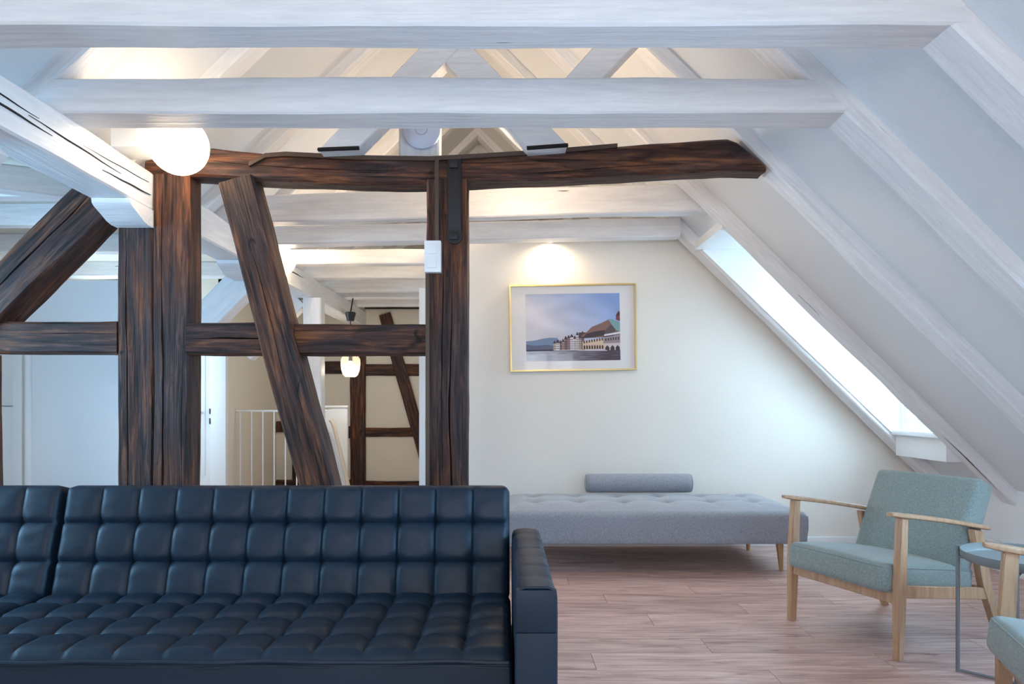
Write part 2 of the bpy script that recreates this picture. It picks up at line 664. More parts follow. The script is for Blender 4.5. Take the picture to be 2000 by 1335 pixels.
hall_frame = thing('wall_timbers', 'dark timbers set in beige plaster on the far hall wall', 'timber frame', (-1.95, Y1, 0))
hall_timber('post', -2.06, -1.855, 0.0, 2.33)
hall_timber('rail', -2.46, -2.06, 1.52, 1.69)
hall_timber('rail', -1.855, -0.62, 1.49, 1.65)
hall_timber('rail', -2.15, -2.06, 0.66, 0.82)
hall_timber('rail', -1.855, -0.62, 0.68, 0.80)
hall_timber('sill', -1.855, -0.62, 0.0, 0.085)
hall_timber('rail', -3.05, -2.94, 0.74, 0.885)
hall_timber('post', -2.84, -2.68, 0.0, 0.74)
hall_timber('sill', -3.05, -2.06, -0.01, 0.10)
straight('brace', (-1.60, Y1 - .015, 2.32), (-1.06, Y1 - .015, 0.40), 0.06, 0.16, 'dark_timber', hall_frame)
struct(box('trim_3', -1.86, -0.60, Y1 - .06, Y1, 2.385, 2.415, 'black'))


def wall_holes(name, axis, a, thick, u0, u1, z0, z1, holes, mat):
    """wall plane at axis=a; holes [(ua, ub, za, zb)] sorted, not overlapping in u"""
    bm = bmesh.new()

    def bx(ua, ub, za, zb):
        if ub - ua < 1e-4 or zb - za < 1e-4: return
        if axis == 'x': add_box(bm, min(a, a + thick), max(a, a + thick), ua, ub, za, zb)
        else: add_box(bm, ua, ub, min(a, a + thick), max(a, a + thick), za, zb)
    c = u0
    for (ua, ub, za, zb) in holes:
        bx(c, ua, z0, z1)
        bx(ua, ub, z0, za)
        bx(ua, ub, zb, z1)
        c = ub
    bx(c, u1, z0, z1)
    return struct(obj(name, bm, mat))


def window(n, axis, a, ua, ub, za, zb, out, mull=1):
    """frame, sashes and panes of a window standing in the wall plane axis=a; out = +1/-1 outward"""
    def bx(nm, u0, u1, z0, z1, d0, d1, mat, par, bev=.003):
        lo, hi = sorted((a + out * d0, a + out * d1))
        if axis == 'x': return box(nm, lo, hi, u0, u1, z0, z1, mat, par, bev)
        return box(nm, u0, u1, lo, hi, z0, z1, mat, par, bev)
    bm = bmesh.new()
    lo, hi = sorted((a, a + out * .07))
    t = .045
    for (u0, u1, z0, z1) in ((ua, ub, za, za + t), (ua, ub, zb - t, zb), (ua, ua + t, za + t, zb - t), (ub - t, ub, za + t, zb - t)):
        if axis == 'x': add_box(bm, lo, hi, u0, u1, z0, z1)
        else: add_box(bm, u0, u1, lo, hi, z0, z1)
    w_ = struct(obj('window_%d' % n, bm, 'white_paint'))
    k = mull
    span = (ub - ua - 2 * t) / k
    for i in range(k):
        s0, s1 = ua + t + i * span, ua + t + (i + 1) * span
        bm = bmesh.new()
        lo, hi = sorted((a + out * .012, a + out * .055))
        q = .05
        for (u0, u1, z0, z1) in ((s0, s1, za + t, za + t + q), (s0, s1, zb - t - q, zb - t), (s0, s0 + q, za + t + q, zb - t - q), (s1 - q, s1, za + t + q, zb - t - q)):
            if axis == 'x': add_box(bm, lo, hi, u0, u1, z0, z1)
            else: add_box(bm, u0, u1, lo, hi, z0, z1)
        s_ = obj('sash', bm, 'white_paint', w_)
        bx('pane', s0 + q, s1 - q, za + t + q, zb - t - q, .03, .036, 'window_glass', s_, 0)
    return w_


wall_holes('wall_left', 'x', XL, -.12, Y0, Y1, -.01, 2.6, [(1.35, 3.25, .85, 2.05), (6.05, 7.15, .85, 2.05)], 'plaster_white')
window(7, 'x', XL, 6.05, 7.15, .85, 2.05, -1, 1)  # added window out of view, lets light onto the hall door
window(4, 'x', XL, 1.35, 3.25, .85, 2.05, -1, 2)
bm = bmesh.new()
wall_holes('wall_front', 'y', Y0, -.12, XL, 3.7, -.01, 2.6, [(-1.6, -.3, .95, 2.15), (.3, 1.4, .95, 2.15)], 'plaster_white')
struct(obj('wall_gable', add_prism(bmesh.new(), [(-2.4, 2.59), (1.5, 2.59), (RX, 4.4)], 'y', Y0 - .12, Y0), 'plaster_white'))
window(5, 'y', Y0, -1.6, -.3, .95, 2.15, -1, 2)
window(6, 'y', Y0, .3, 1.4, .95, 2.15, -1, 2)

# ---- dormers
for i, (ya, yb, xs_, head) in enumerate(DORM):
    zt = (zr(xs_) + PL - 0.03)
    zt = min(zt, 2.30)
    sill = 0.93 if i == 0 else 0.90
    bm = bmesh.new()
    for (a, b_) in ((ya - .05, ya + .012), (yb - .012, yb + .05)):
        xq = (3.745 + PL - zt - .05) / .98
        add_prism(bm, [(xq, zt + .05), (xq - .02, zt - .01), (XD + .12, zr(XD + .12) + PL - .05), (XD + .12, zt + .05)], 'y', a, b_)
    struct(obj('wall_dormer_%d' % (i + 1), bm, 'white_paint'))
    struct(box('ceiling_dormer_%d' % (i + 1), xs_ - .05, XD + .12, ya - .05, yb + .05, zt, zt + .06, 'white_paint'))
    window(i + 1, 'x', XD - .05, ya, yb, sill, zt, 1, 1)
    s = struct(box('trim_%d' % (4 + i * 2), XD - .11, XD + .03, ya, yb, sill - .035, sill, 'white_paint', bev=.004))
    s = struct(box('trim_%d' % (5 + i * 2), XD - .075, XD + .05, ya, yb, zr(XD) - .02, sill - .035, 'white_paint', bev=.004))

# ================================================================== WHITE TIMBERS
# (front Y, back Y, left x, right x, height, z offset left, z offset right)
ORD = ['nearest the camera', 'second from the camera', None, 'third, just behind the dark beam', 'against the end wall',
       'first over the hall', 'second over the hall', 'third over the hall', 'fourth over the hall', 'farthest over the hall']
BEAMS = [
    (2.188, 2.347, -2.08, 1.47, 0.150, 0, 0),
    (2.858, 3.030, -2.08, 1.42, 0.148, 0, 0),
    None,
    (4.640, 4.750, -2.08, 1.395, 0.185, 0.00, 0.09),
    (5.180, 5.320, -2.08, 1.33, 0.140, -0.02, 0.05),
    (5.980, 6.100, -2.08, -0.50, 0.130, 0, 0),
    (6.670, 6.790, -2.08, -0.50, 0.130, 0, 0),
    (7.440, 7.560, -2.08, -0.50, 0.130, 0, 0),
    (7.950, 8.070, -2.08, -0.50, 0.130, 0, 0),
    (8.600, 8.720, -2.08, -0.50, 0.130, 0, 0),
]
for i, bd in enumerate(BEAMS):
    if not bd: continue
    ya, yb, xa, xb, h, za, zb = bd
    yc, w = (ya + yb) / 2, yb - ya
    n = 6
    st = [((xa + (xb - xa) * k / n, yc, H + h / 2 + za + (zb - za) * k / n), w, h) for k in range(n + 1)]
    o = timber('ceiling_beam', st, 'white_timber', None, (0, 1, 0), jit=.0025, wob=.007 if i < 5 else .005, ch=.008)
    tag(o, 'white painted ceiling beam, ' + ORD[i], 'beam', 'white ceiling beams')
    if i in (3, 4):
        zz = H + (za + zb) / 2
        for (cx, dx, dz, wd) in ((-.25, .35, .07, .002), (.30, .30, .075, .0035), (.62, .22, .09, .0025)):
            crack('crack', [(cx + dx * k / 6 - dx / 2, ya + .004, zz + dz + .02 * k / 6 + .0015 * math.sin(k * 2)) for k in range(7)], wd, 'dark_gap', o, (0, -1, 0))
    if i == 1:
        for (cx, dx, yy) in ((-.4, .10, 2.93), (.15, .16, 2.945), (.7, .30, 2.95)):
            crack('crack', [(cx + dx * k / 6, yy + .004 * math.sin(k), H + .003) for k in range(7)], .003, 'dark_gap', o, (0, 0, -1))

# rafters: the same frames
RAF = [(2.188, 2.347), (2.858, 3.030), (3.61, 3.75), (4.49, 4.62), (5.22, 5.37), (5.98, 6.12), (6.67, 6.81), (7.44, 7.58), (7.95, 8.09), (8.60, 8.74)]
RN = ['rising from the nearest ceiling beam', 'rising from the second ceiling beam', 'rising above the dark beam', 'on the near side of the bright dormer',
      'lying along the end wall', 'first beyond the end wall', 'second beyond the end wall', 'third beyond the end wall', 'fourth beyond the end wall',
      'farthest, beside the hall end wall']
c_ = math.cos(math.atan(.98))
RH = 0.15
for i, (ya, yb) in enumerate(RAF):
    yc, w = (ya + yb) / 2, yb - ya
    nx, nz = .98 * c_, c_              # upward normal of the right slope
    if i not in (11, 12, 13):
        xe = XR + .02 if yc < YW else 1.2
        if 0 < i < 14 and i in (10,): xe = XR
        off = RH / 2
        P = lambda x: (x + nx * off, yc, zr(x) + nz * off)
        xs_ = [RX - .04 + (xe - RX + .04) * k / 8 for k in range(9)]
        o = timber('rafter', [(P(x), w, RH) for x in xs_], 'white_timber', None, (0, 1, 0), wob=.011, jit=.004, ch=.009)
        tag(o, 'white painted rafter on the right roof slope, ' + RN[i], 'rafter', 'right rafters')
        if i in (0, 1, 3):
            for (xa, xb, oy) in (((1.55, 1.80, .05), (2.02, 2.30, .05)) if i != 3 else ((1.5, 2.2, .035), (2.25, 3.25, .03))):
                crack('crack', [(xa + (xb - xa) * k / 8, ya + oy + .004 * math.sin(k * 1.3 + i), zr(xa + (xb - xa) * k / 8) + .003) for k in range(9)], .0028, 'dark_gap', o, (-nx, 0, -nz))
    P = lambda x: (x - nx * RH / 2, yc, zl(x) + nz * RH / 2)
    xs_ = [-2.06 + (RX + .04 + 2.06) * k / 5 for k in range(6)]
    if i not in (11, 12, 13):
        o = timber('rafter', [(P(x), w, RH) for x in xs_], 'white_timber', None, (0, 1, 0), wob=.011, jit=.004, ch=.009)
        tag(o, 'white painted rafter on the left roof slope, ' + RN[i], 'rafter', 'left rafters')

# purlin with saddle pieces
PXa, PXb, PZ0, PZ1 = -2.045, -1.848, 2.146, 2.345
pur = thing('purlin', 'long white painted purlin with drying cracks running away at the left', 'beam', (-1.95, 0.2, 2.146))
pxc, pzc = (PXa + PXb) / 2, (PZ0 + PZ1) / 2
timber('beam', [((pxc, yy, pzc), PXb - PXa, PZ1 - PZ0) for yy in (-.5, 1.5, 3.0, 4.5, 6, 7.5, Y1)], 'white_timber', pur, (1, 0, 0), wob=.007, jit=.003, ch=.010)
for (ya, yb, za, zb, wd) in ((2.25, 2.72, 2.275, 2.262, .0035), (2.30, 2.80, 2.238, 2.225, .006), (2.66, 3.30, 2.252, 2.238, .006), (3.15, 3.58, 2.206, 2.22, .005), (3.0, 3.56, 2.262, 2.28, .003),
                             (5.75, 6.3, 2.27, 2.28, .006)):
    crack('crack', [(PXb + .006, ya + (yb - ya) * k / 8, za + (zb - za) * k / 8 + .0012 * math.sin(k * 1.7)) for k in range(9)], wd * .6, 'dark_gap', pur, (1, 0, 0))


def saddle(yf, yb):
    prof = [(yf, PZ0), (yf + .005, PZ0 - .022), (yf + .02, PZ0 - .034), (yf + .05, PZ0 - .046), (yf + .09, PZ0 - .062), (yf + .13, PZ0 - .08), (yf + .175, PZ0 - .09),
            (yb - .175, PZ0 - .09), (yb - .13, PZ0 - .08), (yb - .09, PZ0 - .062), (yb - .05, PZ0 - .046), (yb - .005, PZ0 - .022), (yb, PZ0)]
    bm = add_prism(bmesh.new(), prof, 'x', PXa + .01, PXb + .004)
    return obj('saddle', bm, 'white_timber', pur)


saddle(3.378, 4.02)
saddle(4.85, 5.55)
# white posts and struts
o = straight('post', (-1.85, 6.68, 0), (-1.85, 6.68, PZ0), .16, .17, 'white_timber', wob=.004)
tag(o, 'white painted post carrying the purlin in the hall', 'post')
o = straight('strut', (-1.93, 5.27, 2.13), (-2.72, 5.27, 1.33), .15, .22, 'white_timber', wob=.006)
tag(o, 'white painted slanting strut seen through the dark frame', 'strut')
o = straight('strut', (-1.98, 6.68, 2.13), (-2.5, 6.68, 1.60), .13, .16, 'white_timber', wob=.006)
tag(o, 'white painted slanting strut farther back beside the hall post', 'strut')
o = straight('strut', (-1.96, 2.56, 2.14), (-2.9, 2.56, 1.2), .15, .18, 'white_timber', wob=.006)
tag(o, 'white painted strut cut off by the left edge under the purlin', 'strut')
for k, yy in enumerate((3.15, 4.1, 4.75, 5.6, 6.7)):
    o = straight('aisle_joist', (-2.045, yy, 2.43), (XL, yy, 2.43), .13, .15, 'white_timber')
    tag(o, 'white joist under the left aisle ceiling, ' + ('first', 'second', 'third', 'fourth', 'fifth')[k] + ' from the camera', 'joist', 'aisle joists')
o = straight('aisle_rafter', (-2.05, 4.55, 2.46), (-3.3, 3.2, 2.30), .14, .12, 'white_timber', side=(0, 0, 1))
tag(o, 'slanting white rafter under the left aisle ceiling', 'rafter')

# cut-off scissor struts under the ridge and the king post with the access point
def strut(poly, label, cut=None, dy=0.0):
    bm = add_prism(bmesh.new(), poly, 'y', 3.48 + dy, 3.60 + dy)
    bmesh.ops.bevel(bm, geom=list(bm.edges), offset=.006, segments=1, affect='EDGES')
    o = obj('scissor_strut', bm, 'white_timber')
    tag(o, label, 'strut', 'scissor struts')
    if cut:
        (xa, za), (xb, zb) = poly[0], poly[1]
        q = .004 if xa < -.5 else -.004
        obj('cut_end', add_prism(bmesh.new(), [(xa, za - .003), (xb, zb - .003), (xb + q, zb + .008), (xa + q, za + .008)], 'y', 3.472 + dy, 3.50 + dy), 'dark_gap', o)


strut([(-.948, 2.42), (-.740, 2.428), (.26, 3.42), (.05, 3.42)], 'white cut-off strut rising to the right under the ridge', (-.945, -.742, 2.423))
strut([(.117, 2.43), (.325, 2.445), (-.62, 3.42), (-.83, 3.42)], 'white cut-off strut rising to the left under the ridge', True, .007)
strut([(.10, 2.55), (.31, 2.58), (.72, 3.01), (.55, 3.05)], 'short white strut meeting the rafter above the dark beam', None, -.006)
o = straight('king_post', (-0.452, 3.70, 2.40), (-0.452, 3.70, 2.74), .12, .215, 'white_timber', wob=.003)
tag(o, 'upright white post on the dark beam behind the round disc', 'post')

# ================================================================== DARK TIMBER FRAME
DF = 3.60
k_ = DF / FPX
fr = thing('timber_frame', 'dark brown half-timbered frame of posts, rails and braces dividing the attic', 'timber frame', (-0.9, DF, 0))


def fx(px): return (px - 985) * k_
def fz(py): return CAM_Z + (785 - py) * k_


# bent top beam
tb = [(283, 312, 338), (345, 298, 342), (410, 289, 344), (560, 304, 353), (700, 310, 358), (840, 311, 359), (918, 306, 357), (1060, 297, 351), (1200, 287, 344), (1330, 278, 337), (1432, 271, 330)]
st = [((fx(px), DF + .07, (fz(a) + fz(b_)) / 2), .14, fz(a) - fz(b_)) for px, a, b_ in tb]
st.append(((fx(1497), DF + .07, fz(328)), .13, .03))
beam = timber('beam', st, 'dark_timber', fr, (0, 1, 0), jit=.005, wob=.008, ch=.012, step=.05,
              grooves=[(.55, .05, .42, .004, .012), (.30, .60, .92, .003, .01)])


def upright(nm, x0, x1, z0, z1, yf=DF, dep=.15, grooves=()):
    # side=+Y gives the front face; the height axis is -X for a vertical timber
    return straight(nm, ((x0 + x1) / 2, yf + dep / 2, z0), ((x0 + x1) / 2, yf + dep / 2, z1), dep, x1 - x0, 'dark_timber', fr,
                    jit=.004, wob=.010, ch=.010, step=.06, grooves=grooves)


upright('post', fx(832), fx(914), 0, fz(350), DF - .005, .15, [(.40, .02, .8, .006, .03), (.62, .3, .95, .003, .02)])
upright('post', fx(299), fx(370), 0, fz(340), DF - .005, .15, [(.75, .05, .99, .006, .035), (.2, .1, .6, .003, .015)])
upright('post', fx(229), fx(297), 0, 2.058, DF + .005, .16, [(.72, .0, .97, .006, .035), (.3, .2, .5, .002, .01)])
upright('post', fx(-110), fx(-33), 0, fz(690), DF, .15)
# rails
straight('rail', (fx(366), DF + .055, fz(660)), (fx(575), DF + .055, fz(661)), .15, fz(628) - fz(692), 'dark_timber', fr, jit=.005, wob=.009, grooves=[(.48, .02, .98, .005, .03)])
straight('rail', (fx(560), DF + .075, fz(662)), (fx(834), DF + .075, fz(662)), .15, fz(632) - fz(692), 'dark_timber', fr, jit=.005, wob=.008)
straight('rail', (fx(-120), DF + .07, fz(659)), (fx(228), DF + .07, fz(659)), .15, fz(627) - fz(690), 'dark_timber', fr, jit=.005, wob=.009, grooves=[(.65, .5, .95, .003, .012)])
# long leaning brace
straight('brace', (fx(462), DF + .055, fz(352)), (fx(690), DF + .055, -0.0), .17, .178, 'dark_timber', fr, jit=.005, wob=.010, step=.06, grooves=[(.45, .1, .5, .003, .015)])
# diagonal at the left
straight('brace', (fx(204), DF + .06, fz(372)), (fx(-58), DF + .06, fz(632)), .19, .225, 'dark_timber', fr, jit=.006, wob=.012, step=.06, grooves=[(.45, .0, 1.0, .008, .04)])
# iron strap with square bolts
strap = box('iron_strap', fx(875), fx(901), DF - .018, DF - .004, fz(468), fz(312), 'iron', fr, .003)
box('bolt', fx(879), fx(895), DF - .034, DF - .016, fz(331), fz(315), 'iron', strap, .003)
box('bolt', fx(879), fx(895), DF - .034, DF - .016, fz(470), fz(456), 'iron', strap, .003)
obj('washer', add_tube(bmesh.new(), [(fx(888), DF - .020, fz(462)), (fx(888), DF - .006, fz(462))], .042, 20), 'iron', strap)

# brown cable duct along the beam, drop duct, switch
bm = bmesh.new()
dp = [(488, 320), (520, 303), (560, 300), (700, 307), (840, 309), (900, 306), (1060, 296), (1205, 284)]
prev = None
rings = []
for px, py in dp:
    X, Z = fx(px), fz(py) - .006
    rings.append([bm.verts.new((X, DF - .018, Z - .011)), bm.verts.new((X, DF - .018, Z + .011)), bm.verts.new((X, DF + .004, Z + .011)), bm.verts.new((X, DF + .004, Z - .011))])
for a, b_ in zip(rings, rings[1:]):
    for q in range(4): bm.faces.new((a[q], a[(q + 1) % 4], b_[(q + 1) % 4], b_[q]))
bm.faces.new(rings[0]); bm.faces.new(rings[-1])
o = obj('cable_duct', bm, 'brown_duct')
tag(o, 'thin brown cable duct following the top of the dark beam', 'cable duct')
o = box('cable_duct', fx(850), fx(858), DF - .025, DF - .006, fz(474), fz(315), 'brown_duct', None, .002)
tag(o, 'upright brown cable duct running down the post to the switch', 'cable duct')
o = box('cable_duct', fx(832), fx(840), DF - .028, DF - .008, .05, fz(536), 'brown_duct', None, .002)
tag(o, 'brown cable duct below the switch along the post edge', 'cable duct')
sw = thing('light_switch', 'white double light switch box mounted on the dark post', 'switch', (fx(847), DF, fz(535)))
box('housing', fx(831), fx(863), DF - .055, DF - .008, fz(535), fz(474), 'white_plastic', sw, .004)
box('rocker', fx(836.5), fx(855), DF - .062, DF - .053, fz(500), fz(480), 'white_plastic', sw, .003)
box('rocker', fx(836.5), fx(855), DF - .062, DF - .053, fz(527), fz(507), 'white_plastic', sw, .003)

# access point: a white disc with a thin ring
ap = thing('access_point', 'round white wireless access point with a thin ring on the upright post', 'access point', (-0.436, 3.635, 2.575))
apm = obj('disc', add_lathe(bmesh.new(), [(0, .038), (.05, .037), (.082, .031), (.097, .019), (.100, .008), (.098, 0), (0, 0)], 40), 'lilac_plastic', None)
apm.location = (-0.436, 3.638, 2.575); apm.rotation_euler = (PI / 2, 0, 0)
attach(apm, ap)
rg = obj('ring', add_lathe(bmesh.new(), [(.030, .0375), (.030, .0392), (.033, .0392), (.033, .037)], 40), 'ring_grey', None)
rg.location = (-0.436, 3.638, 2.575); rg.rotation_euler = (PI / 2, 0, 0)
attach(rg, apm)


# ================================================================== LAMPS
def sphere_prof(r, n=20, a0=-90, a1=90):
    return [(max(0, r * math.cos(math.radians(a0 + (a1 - a0) * i / n))) if abs(abs(a0 + (a1 - a0) * i / n) - 90) > 1e-3 else 0.0,
             r * math.sin(math.radians(a0 + (a1 - a0) * i / n))) for i in range(n + 1)]


gl = thing('globe_lamp', 'large lit white globe lamp in front of the dark beam', 'lamp', (-1.58, 3.33, 2.25))
lathe('globe', sphere_prof(.139), (-1.58, 3.33, 2.385), 'globe_soft', gl, 40)
box('mount', -1.86, -1.73, 3.24, 3.42, 2.346, 2.46, 'white_paint', gl, .006)
tube('collar', [(-1.74, 3.33, 2.40), (-1.68, 3.33, 2.392)], .055, 'white_paint', gl, 20)
gl = thing('globe_lamp', 'small lit dome lamp on the purlin behind the leaning brace', 'lamp', (-1.845, 5.66, 2.306))
d = obj('globe', add_lathe(bmesh.new(), sphere_prof(.125, 12, 0, 90), 32), 'globe_dome', None)
d.location = (-1.852, 5.66, 2.306); d.rotation_euler = (0, PI / 2, 0)
attach(d, gl)
box('mount', -1.90, -1.838, 5.58, 5.74, 2.22, 2.40, 'white_paint', gl, .004)

gl = thing('globe_lamp', 'small lit globe lamp on a bracket behind the dark beam', 'lamp', (0.12, 3.98, 2.40))
lathe('globe', sphere_prof(.078, 16), (0.12, 3.98, 2.478), 'globe_light', gl, 32)
tube('bracket', [(0.12, 3.73, 2.40), (0.12, 3.86, 2.40), (0.12, 3.92, 2.42)], .010, 'white_paint', gl, 10)

gl = thing('globe_lamp', 'small unseen globe lamp added on top of the end wall to light the upper roof', 'lamp', (-0.45, 5.50, 2.52))  # added lamp, hidden from the camera, to brighten the upper roof
lathe('globe', sphere_prof(.08, 16), (-0.45, 5.50, 2.625), 'globe_light', gl, 32)
lathe('base', [(0, 0), (.05, 0), (.05, .012), (.028, .02), (.028, .045), (0, .045)], (-0.45, 5.50, 2.52), 'white_paint', gl, 24)

# small spotlight above the picture, tucked behind the last beam
sp = thing('spotlight', 'small white spotlight tucked behind the beam above the picture', 'spotlight', (0.36, 5.385, 2.39))
obj('shade', add_lathe(bmesh.new(), [(.020, .05), (.034, .0), (.031, .0), (.017, .047)], 24), 'white_paint', sp, False, 40, (0.36, 5.388, 2.40))
box('bracket', .352, .368, 5.40, 5.44, 2.43, 2.452, 'white_paint', sp, .002)
lathe('bulb', sphere_prof(.016, 10), (0.36, 5.388, 2.416), 'bulb', sp, 16)
ld = bpy.data.lights.new('spot_light', 'SPOT')
ld.energy = 11; ld.color = (1.0, 0.76, 0.50); ld.spot_size = math.radians(178); ld.spot_blend = 1.0; ld.shadow_soft_size = .03
lo = bpy.data.objects.new('spot_light', ld)
lo.location = (0.36, 5.36, 2.385)
COL.objects.link(lo)
attach(lo, sp)

# glass pendant in the hall
pd = thing('pendant_lamp', 'smoked glass pendant lamp hanging in the far hall', 'lamp', (-1.76, 7.85, 1.44))
lathe('canopy', [(0, .10), (.05, .10), (.062, .09), (.040, .0), (0, 0)], (-1.76, 7.85, 2.07), 'black', pd, 24)
tube('rod', [(-1.76, 7.85, 2.16), (-1.76, 7.98, 2.35)], .008, 'black', pd, 8)
tube('cord', [(-1.76, 7.85, 1.66), (-1.76, 7.85, 2.08)], .005, 'black', pd, 8)
lathe('glass', [(.05, .13), (.085, .115), (.108, .08), (.112, .03), (.105, -.04), (.085, -.10), (.06, -.125)], (-1.76, 7.85, 1.555), 'pendant_glass', pd, 28)
lathe('bulb', sphere_prof(.026, 12), (-1.76, 7.85, 1.585), 'bulb', pd, 16)
pl_ = bpy.data.lights.new('pendant_light', 'POINT')
pl_.energy = 11; pl_.color = (1.0, 0.84, 0.64); pl_.shadow_soft_size = .04
plo = bpy.data.objects.new('pendant_light', pl_)
plo.location = (-1.76, 7.85, 1.50)
COL.objects.link(plo)
attach(plo, pd)
lathe('socket', [(0, .06), (.022, .06), (.022, .0), (0, 0)], (-1.76, 7.85, 1.61), 'black', pd, 16)

# ================================================================== LEFT SIDE AND HALL FITTINGS
YP = 5.45
struct(box('wall_partition', -3.752, -2.60, YP, YP + .1, -.01, 2.107, 'plaster_cool'))
struct(obj('trim_10', add_tube(bmesh.new(), [(-3.782, YP + .01, 0), (-3.782, YP + .01, 2.107)], .03, 16), 'white_paint'))
cb = thing('tall_cupboard', 'tall white cupboard with two doors at the left edge', 'cupboard', (-4.05, YP + .1, 0))
box('body', -4.28, -3.83, YP + .05, YP + .5, 0.0, 2.0, 'white_paint', cb, .003)
box('side_panel', -3.905, -3.832, YP + .0, YP + .05, 0.02, 1.99, 'white_paint', cb, .003)
box('door', -4.28, -3.912, YP + .02, YP + .05, 0.02, 1.103, 'white_paint', cb, .002)
box('door', -4.28, -3.912, YP + .02, YP + .05, 1.113, 1.99, 'white_paint', cb, .002)

YH = 7.58
struct(box('wall_stair', -3.16, -3.056, YH, Y1, -.01, 2.5, 'plaster_beige'))
dr = struct(box('door_1', -3.75, -3.23, YH - .03, YH + .01, 0, 2.19, 'white_paint', None, .003))
box('panel', -3.70, -3.29, YH - .036, YH - .028, .33, 2.10, 'white_paint', dr, .003)
tube('door_handle', [(-3.34, YH - .03, 1.03), (-3.34, YH - .075, 1.03), (-3.41, YH - .08, 1.03)], .009, 'chrome', dr, 10)
struct(box('trim_11', -3.226, -3.055, YH - .06, YH + .02, 0, 2.27, 'white_paint', None, .004))
box('strike_plate', -3.233, -3.222, YH - .065, YH - .03, .90, .965, 'black', bpy.data.objects['trim_11'])
box('strike_plate', -3.233, -3.222, YH - .065, YH - .03, 1.01, 1.07, 'black', bpy.data.objects['trim_11'])
struct(box('wall_aisle_end', XL, -3.75, YH, YH + .1, -.01, 2.6, 'plaster_beige'))
struct(box('wall_over_door', -3.76, -3.05, YH, YH + .1, 2.19, 2.6, 'plaster_beige'))

rl = thing('stair_railing', 'thin white metal railing around the stairwell in the hall', 'railing', (-2.5, 7.8, 0))
tube('handrail', [(-3.05, 7.8, 1.04), (-2.02, 7.8, 1.04)], .012, 'white_paint', rl, 10)
xb_ = -3.0
while xb_ < -2.05:
    tube('baluster', [(xb_, 7.8, 0), (xb_, 7.8, 1.04)], .008, 'white_paint', rl, 8)
    xb_ += .128
pp = thing('stair_parapet', 'low white parapet panel with rounded top beside the stairs', 'parapet', (-2.0, 8.3, 0))
obj('panel', add_prism(bmesh.new(), [(-2.2, 0), (-1.90, 0), (-1.90, 1.09), (-2.2, 1.045)], 'y', 8.3, 8.36), 'white_paint', pp)
box('cap', -2.21, -1.89, 8.28, 8.38, 1.075, 1.10, 'white_paint', pp, .006)
tube('handrail', [(-2.08, 8.2, 0.93), (-2.055, 8.2, 0.90), (-2.03, 8.21, .82), (-1.87, 8.24, 0.12)], .024, 'pale_rail', pp, 10)

# ================================================================== PICTURE
pc = thing('framed_picture', 'wide gold framed photograph of a lakeside town on the end wall', 'picture', (0.542, YW - .004, 1.729))
pc.rotation_euler = (0, math.radians(-0.9), 0)
W2, H2 = .5, .342


def pbox(nm, x0, x1, z0, z1, y0, y1, mat, par=None, bev=.001):
    return obj(nm, add_box(bmesh.new(), x0, x1, y0, y1, z0, z1, bev, 1), mat, par or pc, True)


t = .013
pbox('frame_bar', -W2, W2, H2 - t, H2, -.028, 0, 'gold')
pbox('frame_bar', -W2, W2, -H2, -H2 + t, -.028, 0, 'gold')
pbox('frame_bar', -W2, -W2 + t, -H2 + t, H2 - t, -.028, 0, 'gold')
pbox('frame_bar', W2 - t, W2, -H2 + t, H2 - t, -.028, 0, 'gold')
mb = pbox('mat_board', -W2 + t, W2 - t, -H2 + t, H2 - t, -.014, -.002, 'mat_board')
# the printed photograph: colour patches in one flat mesh
PX_, PZ_ = -.372, -.262      # lower left of print
PWd, PHt = .744, .530
bm = bmesh.new()
cl = bm.loops.layers.float_color.new('Col')
layer = [0.0]


def lin(c): return tuple((x / 255 / 12.92 if x / 255 <= .04045 else ((x / 255 + .055) / 1.055) ** 2.4) for x in c)


def patch(pts, cols, inc=True):
    if inc: layer[0] += .00004
    yv = -.0145 - layer[0]
    vs_ = [bm.verts.new((PX_ + u * PWd, yv, PZ_ + v_ * PHt)) for u, v_ in pts]
    try:
        fc = bm.faces.new(vs_)
    except ValueError:
        return
    for lp, i in zip(fc.loops, range(len(pts))):
        c = cols[i] if isinstance(cols[0], tuple) else cols
        lp[cl] = (*[min(1, 1.12 * q) for q in lin(c)], 1)


def lerp3(a, b_, t_): return tuple(a[i] + (b_[i] - a[i]) * t_ for i in range(3))


def skyc(u, v_):
    base = lerp3((205, 204, 214), (188, 194, 216), min(1, u * 1.1))
    blue = lerp3(base, (120, 150, 206), max(0, min(1, (u - .25) * .9 + (v_ - .55) * .9)))
    n_ = noise.noise((u * 4 + v_ * 1.5, v_ * 7, 1.3)) * 16
    return tuple(max(0, min(255, x + n_)) for x in blue)


NG = 24
for i in range(NG):
    for j in range(NG):
        u0, u1, v0, v1 = i / NG, (i + 1) / NG, .12 + .88 * j / NG, .12 + .88 * (j + 1) / NG
        patch([(u0, v0), (u1, v0), (u1, v1), (u0, v1)], [skyc(u0, v0), skyc(u1, v0), skyc(u1, v1), skyc(u0, v1)], False)


def wat(u, v_):
    c = lerp3((176, 184, 200), (74, 62, 76), min(1, max(0, u * 1.3 - .15)))
    n_ = noise.noise((u * 9, v_ * 60, 4.0)) * 30
    return tuple(max(0, min(255, x + n_)) for x in c)


